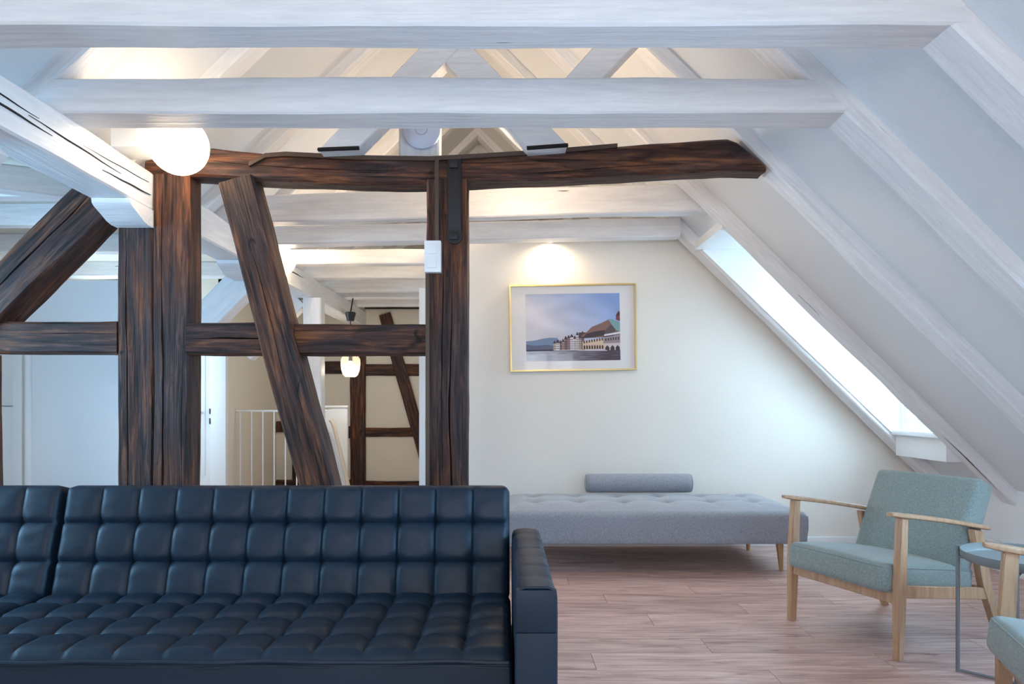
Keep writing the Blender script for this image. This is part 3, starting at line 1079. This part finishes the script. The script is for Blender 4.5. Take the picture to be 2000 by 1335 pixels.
layer[0] += .00004
NX, NZ = 60, 12
for i in range(NX):
    for j in range(NZ):
        u0, u1, v0, v1 = i / NX, (i + 1) / NX, .155 * j / NZ, .155 * (j + 1) / NZ
        patch([(u0, v0), (u1, v0), (u1, v1), (u0, v1)], wat((u0 + u1) / 2, (v0 + v1) / 2), False)
patch([(0, .15), (.36, .15), (.36, .30), (.33, .345), (.25, .35), (.17, .335), (.09, .31), (0, .30)], (112, 132, 164))
patch([(0, .15), (.34, .15), (.34, .22), (.22, .245), (.1, .23), (0, .25)], (92, 100, 124))
patch([(0, .15), (.34, .15), (.34, .175), (0, .17)], (58, 56, 72))
rs = random.Random(3)
u = .29
while u < .60:
    w = rs.uniform(.022, .042)
    tp = .25 + (u - .29) * .42 + rs.uniform(-.015, .03)
    c = rs.choice([(196, 190, 196), (150, 120, 118), (178, 164, 150), (120, 96, 104), (206, 206, 216), (160, 140, 140)])
    patch([(u, .155), (u + w, .155), (u + w, tp), (u, tp)], c)
    patch([(u - .003, tp), (u + w + .003, tp), (u + w * .6, tp + .045), (u + w * .3, tp + .045)], (62, 50, 58))
    zz = .18
    while zz < tp - .02:
        for q in (.15, .6):
            patch([(u + w * q, zz), (u + w * (q + .25), zz), (u + w * (q + .25), zz + .016), (u + w * q, zz + .016)], (60, 54, 66), False)
        zz += .032
    u += w
# town hall with big roof
patch([(.56, .33), (.82, .345), (.82, .42), (.56, .42)], (70, 58, 66))
patch([(.58, .36), (.64, .42), (.70, .50), (.80, .555), (.90, .62), (.99, .56), (1, .54), (1, .38), (.84, .34)], (128, 96, 92))
patch([(.60, .335), (.84, .37), (.84, .45), (.72, .43), (.64, .40)], (58, 48, 54))
patch([(.88, .60), (.90, .62), (1, .545), (1, .42), (.955, .45)], (112, 156, 160))
patch([(.82, .34), (.93, .36), (.95, .46), (.90, .53), (.85, .46)], (84, 74, 80))
patch([(.96, .60), (.965, .60), (1, .58), (1, .72), (.985, .73), (.958, .67)], (116, 64, 74))
patch([(.955, .66), (1, .67), (1, .71), (.985, .725)], (72, 44, 56))
patch([(.60, .165), (.83, .165), (.83, .335), (.60, .285)], (206, 182, 160))
for k in range(8):
    u = .610 + k * .0275
    patch([(u, .17), (u + .018, .17), (u + .018, .215), (u + .009, .232), (u, .215)], (64, 48, 52))
    hz = .255 + k * .0058
    patch([(u, hz), (u + .014, hz), (u + .014, hz + .04), (u, hz + .04)], (70, 56, 60), False)
patch([(.83, .15), (1, .15), (1, .26), (.83, .25)], (196, 186, 188))
for k in range(3):
    u = .84 + k * .055
    patch([(u, .15), (u + .044, .15), (u + .044, .19), (u + .022, .225), (u, .19)], (56, 46, 56))
patch([(.82, .25), (1, .26), (1, .37), (.82, .33)], (150, 134, 138))
patch([(.83, .36), (1, .395), (1, .425), (.83, .385)], (214, 210, 220))
for k in range(6):
    u = .84 + k * .027
    patch([(u, .29 + k * .003), (u + .014, .29 + k * .003), (u + .014, .325 + k * .004), (u, .325 + k * .004)], (62, 54, 66))
patch([(.55, .15), (.86, .14), (.86, .15), (.55, .158)], (212, 208, 210))
patch([(.34, .155), (.6, .155), (.6, .166), (.34, .166)], (180, 170, 170))
pr = obj('print', bm, 'print', mb, True)
pr.matrix_parent_inverse = Matrix.Identity(4)
pbox('glazing', -W2 + t, W2 - t, -H2 + t, H2 - t, -.0225, -.0205, 'picture_glass', None, 0)


# ================================================================== SOFA
def tuft(a, b_):
    """height 0..1 of a pulled square cushion panel, a and b_ in 0..1"""
    ea, eb = abs(2 * a - 1), abs(2 * b_ - 1)
    s = (1 - ea ** 9) * (1 - eb ** 9)
    return 0.62 * max(0, s) ** 0.6 + 0.38 * (1 - ea * ea) * (1 - eb * eb)


def tufted(nu, nv, wu, wv, depth, puff, margin, sub=9, wr=0.0, seed=0, seam_u=1.0, openend=(1, 1, 1, 1)):
    """panel in local (u,v,n) with rounded rim; returns bmesh with u along x, v along y, n along z.
    body hangs `depth` below"""
    bm = bmesh.new()
    NU, NV = nu * sub, nv * sub
    grid = []
    for i in range(NU + 1):
        col = []
        for j in range(NV + 1):
            cu, cv = i / sub, j / sub
            a, b_ = cu - math.floor(cu - 1e-9 if i == NU else cu), cv - math.floor(cv - 1e-9 if j == NV else cv)
            u_, v_ = wu * i / NU, wv * j / NV
            h = puff * tuft(a, b_)
            # pulled button dimple at inner crossings
            iu, iv = round(cu), round(cv)
            if 0 < iu < nu and 0 < iv < nv:
                d2 = ((cu - iu) ** 2 + (cv - iv) ** 2)
                h -= puff * (0.8 * math.exp(-d2 / 0.035) + 1.1 * math.exp(-d2 / 0.005))
            # at the outer rim do not pull in to the seam
            du, dv = min(u_, wu - u_), min(v_, wv - v_)
            e = min(du, dv)
            rim = puff * 0.55
            if e < margin:
                k = e / margin
                q_ = abs(2 * (b_ if du < dv else a) - 1)
                edge = rim * max(0, 1 - q_ ** 9) ** .6 if max(du, dv) > margin else rim
                h = max(h, edge * math.sqrt(max(0, 1 - (1 - k) ** 2)) * .9) - (1 - math.sqrt(max(0, 1 - (1 - k) ** 2))) * margin * .8
            if wr:
                h += wr * noise.noise((u_ * 14 + seed, v_ * 30, seed)) * tuft(a, b_)
            rc = .034
            if du < rc and dv < rc:
                p_, q_ = (rc - du) / rc, (rc - dv) / rc
                p2, q2 = p_ * math.sqrt(1 - q_ * q_ / 2), q_ * math.sqrt(1 - p_ * p_ / 2)
                nu_, nv_ = rc - p2 * rc, rc - q2 * rc
                u_ = nu_ if u_ < wu / 2 else wu - nu_
                v_ = nv_ if v_ < wv / 2 else wv - nv_
            col.append(bm.verts.new((u_, v_, h)))
        grid.append(col)
    for i in range(NU):
        for j in range(NV):
            bm.faces.new((grid[i][j], grid[i + 1][j], grid[i + 1][j + 1], grid[i][j + 1]))
    # skirt
    loop = [grid[i][0] for i in range(NU)] + [grid[NU][j] for j in range(NV)] + [grid[i][NV] for i in range(NU, 0, -1)] + [grid[0][j] for j in range(NV, 0, -1)]
    low = []
    for v_ in loop:
        low.append(bm.verts.new((v_.co.x, v_.co.y, -depth)))
    n = len(loop)
    for k in range(n):
        bm.faces.new((loop[k], low[k], low[(k + 1) % n], loop[(k + 1) % n]))
    bm.faces.new(low)
    return bm


def place(bm, origin, ux, uy):
    ux, uy = Vector(ux).normalized(), Vector(uy).normalized()
    uz = ux.cross(uy)
    M = Matrix((ux, uy, uz)).transposed().to_4x4()
    M.translation = Vector(origin)
    bm.transform(M)
    return bm


sofa = thing('leather_sofa', 'dark navy leather sofa with square button tufting in the foreground', 'sofa', (-0.9, 2.4, 0))
SX0, SX1 = -1.762, 0.024
SW = SX1 - SX0
lean = Vector((0, .11, .415)).normalized()


def sofa_section(x0, x1, nu):
    w = x1 - x0
    # seat: top panel with tufts, front face with welt
    sb = tufted(nu, 4, w, .70, .17, .020, .030, 9, .004, x0)
    place(sb, (x0, 2.02, .395), (1, 0, 0), (0, 1, -.012))
    s_ = obj('seat_cushion', sb, 'leather', sofa, angle=60)
    welt = []
    for k in range(41):
        q = k / 40
        welt.append((x0 + .012 + (w - .024) * q, 2.012 - .003 * math.sin(q * 40), .378 + .002 * math.sin(q * 23)))
    obj('piping', add_tube(bmesh.new(), welt, .006, 8), 'leather', s_)
    obj('piping', add_tube(bmesh.new(), [(p[0], p[1] + .004, p[2] - .016) for p in welt], .003, 8), 'leather', s_)
    fb = add_box(bmesh.new(), x0 + .002, x1 - .002, 2.015, 2.10, .12, .375, .015, 3)
    obj('front_border', fb, 'leather', s_)
    # back cushion, leaning
    bb = tufted(nu, 3, w - .006, .452,   .15, .016, .030, 12, .0035, x0 + 3)
    place(bb, (x0 + .003, 2.645, .372), (1, 0, 0), lean)
    b_ = obj('back_cushion', bb, 'leather', sofa, angle=60)
    return s_, b_


sofa_section(SX0, SX1, 12)
sofa_section(-2.95, SX0 - .012, 8)
box('frame', -2.95, SX1 + .1, 2.06, 2.80, .10, .235, 'leather', sofa, .01)
box('leg', -1.8, -1.74, 2.1, 2.16, 0, .11, 'steel_grey', sofa)
box('leg', .04, .10, 2.0, 2.06, 0, .11, 'steel_grey', sofa)
box('leg', .04, .10, 2.72, 2.78, 0, .11, 'steel_grey', sofa)
box('leg', -2.9, -2.84, 2.1, 2.16, 0, .11, 'steel_grey', sofa)
# arm
AX0, AX1, AY0, AY1, AZ = .030, .148, 1.905, 2.84, .622
bm = bmesh.new()
npan, sub = 7, 8
rings = []
for i in range(npan * sub + 1):
    q = i / (npan * sub)
    yv = AY0 + .012 + (AY1 - AY0 - .012) * q
    a = (i / sub) % 1.0
    gz = -.0045 * math.exp(-min(a, 1 - a) ** 2 / .006) if 0 < i < npan * sub else 0
    r = .022
    if q > .97: gz -= .02 * (q - .97) / .03
    prof = [(AX0, .10), (AX0, AZ - r - .05), (AX0 + .001, AZ - r), (AX0 + .007, AZ - .007), (AX0 + r, AZ), ((AX0 + AX1) / 2, AZ + .004), (AX1 - r, AZ), (AX1 - .007, AZ - .007), (AX1 - .001, AZ - r), (AX1, AZ - r - .05), (AX1, .10)]
    ring = []
    for k, (xx, zz) in enumerate(prof):
        f_ = 1 if 2 <= k <= 8 else 0
        n_ = .0025 * noise.noise((xx * 8, yv * 9, zz * 8))
        ring.append(bm.verts.new((xx + n_ + (-gz if k in (2, 3) else gz if k in (7, 8) else 0) * .6, yv, zz + (gz + n_) * f_)))
    rings.append(ring)
for r0, r1 in zip(rings, rings[1:]):
    for k in range(len(r0) - 1): bm.faces.new((r0[k], r0[k + 1], r1[k + 1], r1[k]))
    bm.faces.new((r0[-1], r0[0], r1[0], r1[-1]))
bm.faces.new(rings[0]); bm.faces.new(rings[-1])
arm = obj('armrest', bm, 'leather', sofa, angle=50)
bm = bmesh.new()
add_box(bm, AX0 + .002, AX1 - .002, AY0, AY0 + .03, .4995, AZ - .004, .004, 2)
add_box(bm, AX0 + .002, AX1 - .002, AY0, AY0 + .03, .10, .4985, .004, 2)
obj('front_panel', bm, 'leather', arm)
r = .016
pipe = [(AX0 + .004, AY0 + .012, .11), (AX0 + .004, AY0 + .010, AZ - r - .01), (AX0 + .009, AY0 + .008, AZ - .008), (AX0 + r + .01, AY0 + .008, AZ + .001), (AX1 - r - .01, AY0 + .008, AZ + .001), (AX1 - .009, AY0 + .008, AZ - .008), (AX1 - .004, AY0 + .010, AZ - r - .01), (AX1 - .004, AY0 + .012, .11)]
obj('piping', add_tube(bmesh.new(), pipe, .0045, 8), 'leather', arm)

# ================================================================== DAYBED
DX0, DX1, DY0, DY1 = 0.0, 2.015, 4.55, 5.39
db = thing('daybed', 'long grey upholstered daybed with buttoned top against the end wall', 'daybed', (1.0, 4.97, 0))
bm = bmesh.new()
NU, NV = 120, 50
cols = [.215 + .306 * k for k in range(6)]
rows_ = [4.845, 5.125]
grid = []
for i in range(NU + 1):
    c = []
    for j in range(NV + 1):
        x, yv = DX0 + (DX1 - DX0) * i / NU, DY0 + (DY1 - DY0) * j / NV
        e = min(x - DX0, DX1 - x, yv - DY0, DY1 - yv)
        k = min(1, e / .035)
        zz = .405 - .020 * (1 - math.sqrt(max(0, 1 - (1 - k) ** 2)))
        kk = min(1, e / .25)
        zz += .045 * math.sin(kk * PI / 2)
        dmin = 9
        for cx in cols:
            for ry in rows_:
                d2 = (x - cx) ** 2 + (yv - ry) ** 2
                zz -= .030 * math.exp(-d2 / .0028)
        # faint pull lines between buttons
        for ry in rows_:
            if cols[0] < x < cols[-1]: zz -= .006 * math.exp(-(yv - ry) ** 2 / .0008)
        for cx in cols:
            if DY0 + .12 < yv < DY1 - .1: zz -= .006 * math.exp(-(x - cx) ** 2 / .0008)
        zz += .003 * noise.noise((x * 7, yv * 7, 2))
        c.append(bm.verts.new((x, yv, zz)))
    grid.append(c)
for i in range(NU):
    for j in range(NV): bm.faces.new((grid[i][j], grid[i + 1][j], grid[i + 1][j + 1], grid[i][j + 1]))
loop = [grid[i][0] for i in range(NU)] + [grid[NU][j] for j in range(NV)] + [grid[i][NV] for i in range(NU, 0, -1)] + [grid[0][j] for j in range(NV, 0, -1)]
prevl = loop
for zz in (.36, .30, .235, .205, .198):
    ins = .004 if zz > .2 else .010
    new = []
    for v_ in loop:
        dx = -1 if v_.co.x > DX1 - 1e-4 else (1 if v_.co.x < DX0 + 1e-4 else 0)
        dy = -1 if v_.co.y > DY1 - 1e-4 else (1 if v_.co.y < DY0 + 1e-4 else 0)
        bl = -.006 if zz in (.30, .36) else 0
        new.append(bm.verts.new((v_.co.x + dx * (ins + bl), v_.co.y + dy * (ins + bl), zz)))
    n = len(loop)
    for k in range(n): bm.faces.new((prevl[k], new[k], new[(k + 1) % n], prevl[(k + 1) % n]))
    prevl = new
bm.faces.new(prevl)
mt = obj('mattress', bm, 'fabric_grey', db, angle=70)
for cx in cols:
    for ry in rows_:
        lathe('button', [(0, .006), (.009, .004), (.012, 0), (0, -.002)], (cx, ry, .418), 'fabric_grey', mt, 12)
for lx, ly, sx, sy in ((1.865, 4.65, .008, -.01), (1.87, 5.27, .008, .01), (.15, 4.65, -.008, -.01), (.15, 5.27, -.008, .01)):
    tube('leg', [(lx + sx, ly + sy, 0), (lx + sx, ly + sy, .004), (lx, ly, .2)], [.013, .0135, .026], 'leg_wood', db, 16)
box('hinge_bar', .35, 1.1, 4.95, 4.97, .183, .197, 'black', db)
bo = thing('bolster', 'grey cylindrical bolster cushion lying on the daybed by the wall', 'cushion', (1.03, 5.27, .448))
prof = [(0, -.41), (.045, -.41), (.062, -.404), (.071, -.39), (.073, -.37)] + [(.073, -.37 + .74 * k / 12) for k in range(1, 13)] + [(.071, .39), (.062, .404), (.045, .41), (0, .41)]
bb = obj('cover', add_lathe(bmesh.new(), prof, 36), 'fabric_grey', None, angle=50)
bb.location = (1.03, 5.27, .448 + .072); bb.rotation_euler = (0, PI / 2, 0)
attach(bb, bo)
for s_ in (-1, 1):
    q = obj('piping', add_tube(bmesh.new(), [(.0665 * math.cos(a), .0665 * math.sin(a), s_ * .399) for a in [2 * PI * k / 24 for k in range(25)]], .003, 6, False), 'fabric_grey', bb, True)


# ================================================================== ARMCHAIRS
def armchair(label, loc, rz):
    """local frame: origin on the floor midway between the front feet, x to the sitter's... right seen from the front, y to the back"""
    c = thing('armchair', label, 'armchair', loc, rz, 'armchairs with teal cushions')
    hw = .305
    for s_ in (-1, 1):
        X = s_ * hw
        # front leg: tapered plank
        bm = bmesh.new()
        prof = [(-.022, 0), (.014, 0), (.050, .30), (.052, .632), (.006, .632), (-.012, .34)]
        prof = [(.0, 0), (.036, 0), (.050, .30), (.064, .628), (.020, .628), (.002, .32)]
        add_prism(bm, prof, 'x', X - .017, X + .017)
        bmesh.ops.bevel(bm, geom=list(bm.edges), offset=.004, segments=2, affect='EDGES')
        obj('leg', bm, 'chair_wood', c, True)
        # rear leg leaning back
        bm = bmesh.new()
        prof = [(.690, 0), (.722, 0), (.622, .30), (.570, .535), (.500, .545), (.565, .29)]
        add_prism(bm, prof, 'x', X - .016, X + .016)
        bmesh.ops.bevel(bm, geom=list(bm.edges), offset=.004, segments=2, affect='EDGES')
        obj('leg', bm, 'chair_wood', c, True)
        # armrest: flat bar with rounded ends, sloping to the back
        bm = bmesh.new()
        n = 14
        rings = []
        for i in range(n + 1):
            q = i / n
            yv = -.035 + .655 * q
            zz = .648 - .105 * q + .006 * math.sin(q * PI)
            w = .030 * (1 - .0 * q)
            endr = 1.0
            if q < .08: endr = .55 + .45 * math.sqrt(q / .08)
            if q > .94: endr = .6 + .4 * math.sqrt((1 - q) / .06)
            h = .0115 * (endr ** .5)
            ww = w * endr
            rings.append([bm.verts.new((X + ww * math.copysign(abs(math.cos(t_)) ** .6, math.cos(t_)), yv, zz + h * math.copysign(abs(math.sin(t_)) ** .6, math.sin(t_)))) for t_ in [2 * PI * k / 16 for k in range(16)]])
        for r0, r1 in zip(rings, rings[1:]):
            for k in range(16): bm.faces.new((r0[k], r0[(k + 1) % 16], r1[(k + 1) % 16], r1[k]))
        bm.faces.new(rings[0]); bm.faces.new(rings[-1])
        obj('armrest', bm, 'chair_wood', c, True)
        # side rail
        bm = bmesh.new()
        add_prism(bm, [(.03, .275), (.62, .205), (.60, .262), (.04, .330)], 'x', X - .012, X + .012)
        bmesh.ops.bevel(bm, geom=list(bm.edges), offset=.003, segments=1, affect='EDGES')
        obj('side_rail', bm, 'chair_wood', c, True)
    box('front_rail', -hw + .015, hw - .015, .010, .034, .245, .305, 'chair_wood', c, .003, 1, True)
    box('rear_rail', -hw + .015, hw - .015, .575, .60, .215, .265, 'chair_wood', c, .003, 1, True)

    # seat cushion
    def cushion(name, x0, x1, y0, y1, z0, z1, r_, crown):
        bm = bmesh.new()
        add_box(bm, x0, x1, y0, y1, z0, z1, r_, 4)
        bmesh.ops.subdivide_edges(bm, edges=[e for e in bm.edges if e.calc_length() > .12], cuts=6, use_grid_fill=True)
        cx, cy = (x0 + x1) / 2, (y0 + y1) / 2
        for v_ in bm.verts:
            fx_ = max(0, 1 - ((v_.co.x - cx) / ((x1 - x0) / 2)) ** 2)
            fy_ = max(0, 1 - ((v_.co.y - cy) / ((y1 - y0) / 2)) ** 2)
            if v_.co.z > (z0 + z1) / 2: v_.co.z += crown * math.sqrt(fx_ * fy_)
            else: v_.co.z -= crown * .2 * fx_ * fy_
        return bm
    hs = hw - .019
    bm = cushion('seat_cushion', -hs, hs, 0, .60, -.066, .057, .036, .024)
    bm.transform(Matrix.Translation((0, -.035, .362)) @ Matrix.Rotation(math.radians(-6.5), 4, 'X'))
    seat = obj('seat_cushion', bm, 'fabric_teal', c, True, 60)
    bm = bmesh.new()
    z_ = .047
    pts = [(-hs + .004, .02, z_), (-hs + .03, .004, z_), (hs - .03, .004, z_), (hs - .004, .02, z_), (hs - .004, .55, z_)]
    add_tube(bm, pts, .0035, 6)
    bm.transform(Matrix.Translation((0, -.035, .362)) @ Matrix.Rotation(math.radians(-6.5), 4, 'X'))
    obj('piping', bm, 'fabric_teal', seat, True)
    # back cushion, leaning back
    bm = cushion('back_cushion', -hs, hs, 0, .475, -.06, .055, .042, .018)
    bm.transform(Matrix.Translation((0, .475, .325)) @ Matrix.Rotation(math.radians(66), 4, 'X'))
    obj('back_cushion', bm, 'fabric_teal', c, True, 60)
    return c


# chair 1: front-left foot (1.487,3.59), front-right (1.724,3.02); faces (-.924,-.384)
def place_chair(label, fl, fr_):
    fl, fr_ = Vector(fl), Vector(fr_)
    mid = (fl + fr_) / 2
    d_ = (fr_ - fl).normalized()          # local +x seen from the front
    return armchair(label, (mid.x, mid.y, 0), math.atan2(d_.y, d_.x))


place_chair('teal cushioned wooden armchair facing left beside the grey daybed', (1.487, 3.59), (1.724, 3.02))
place_chair('teal cushioned wooden armchair cut off by the right edge', (1.69, 2.36), (1.482, 1.785))

# ================================================================== TRAY TABLE
tx, ty = 2.085, 2.735
tt = thing('tray_table', 'small round grey metal tray table between the two armchairs', 'side table', (tx, ty, 0))
R_ = .222
lathe('tray', [(0, .503), (.205, .503), (.214, .505), (.219, .512), (R_, .535), (R_ + .004, .536), (R_ + .003, .511), (.214, .498), (0, .497)], (tx, ty, 0), 'tray_grey', tt, 64)
for k in range(4):
    a = PI / 4 + k * PI / 2
    lx, ly = tx + .236 * math.cos(a), ty + .236 * math.sin(a)
    tube('leg', [(lx, ly, .004), (lx, ly, .535)], .008, 'steel_grey', tt, 12)
for k in range(2):
    a = PI / 4 + k * PI / 2
    dx, dy = .236 * math.cos(a), .236 * math.sin(a)
    tube('base_bar', [(tx - dx, ty - dy, .010), (tx + dx, ty + dy, .010)], .006, 'steel_grey', tt, 10)
for k in range(2):
    a = PI / 4 + k * PI / 2
    dx, dy = .236 * math.cos(a), .236 * math.sin(a)
    tube('top_bar', [(tx - dx, ty - dy, .488), (tx + dx, ty + dy, .488)], .006, 'steel_grey', tt, 10)
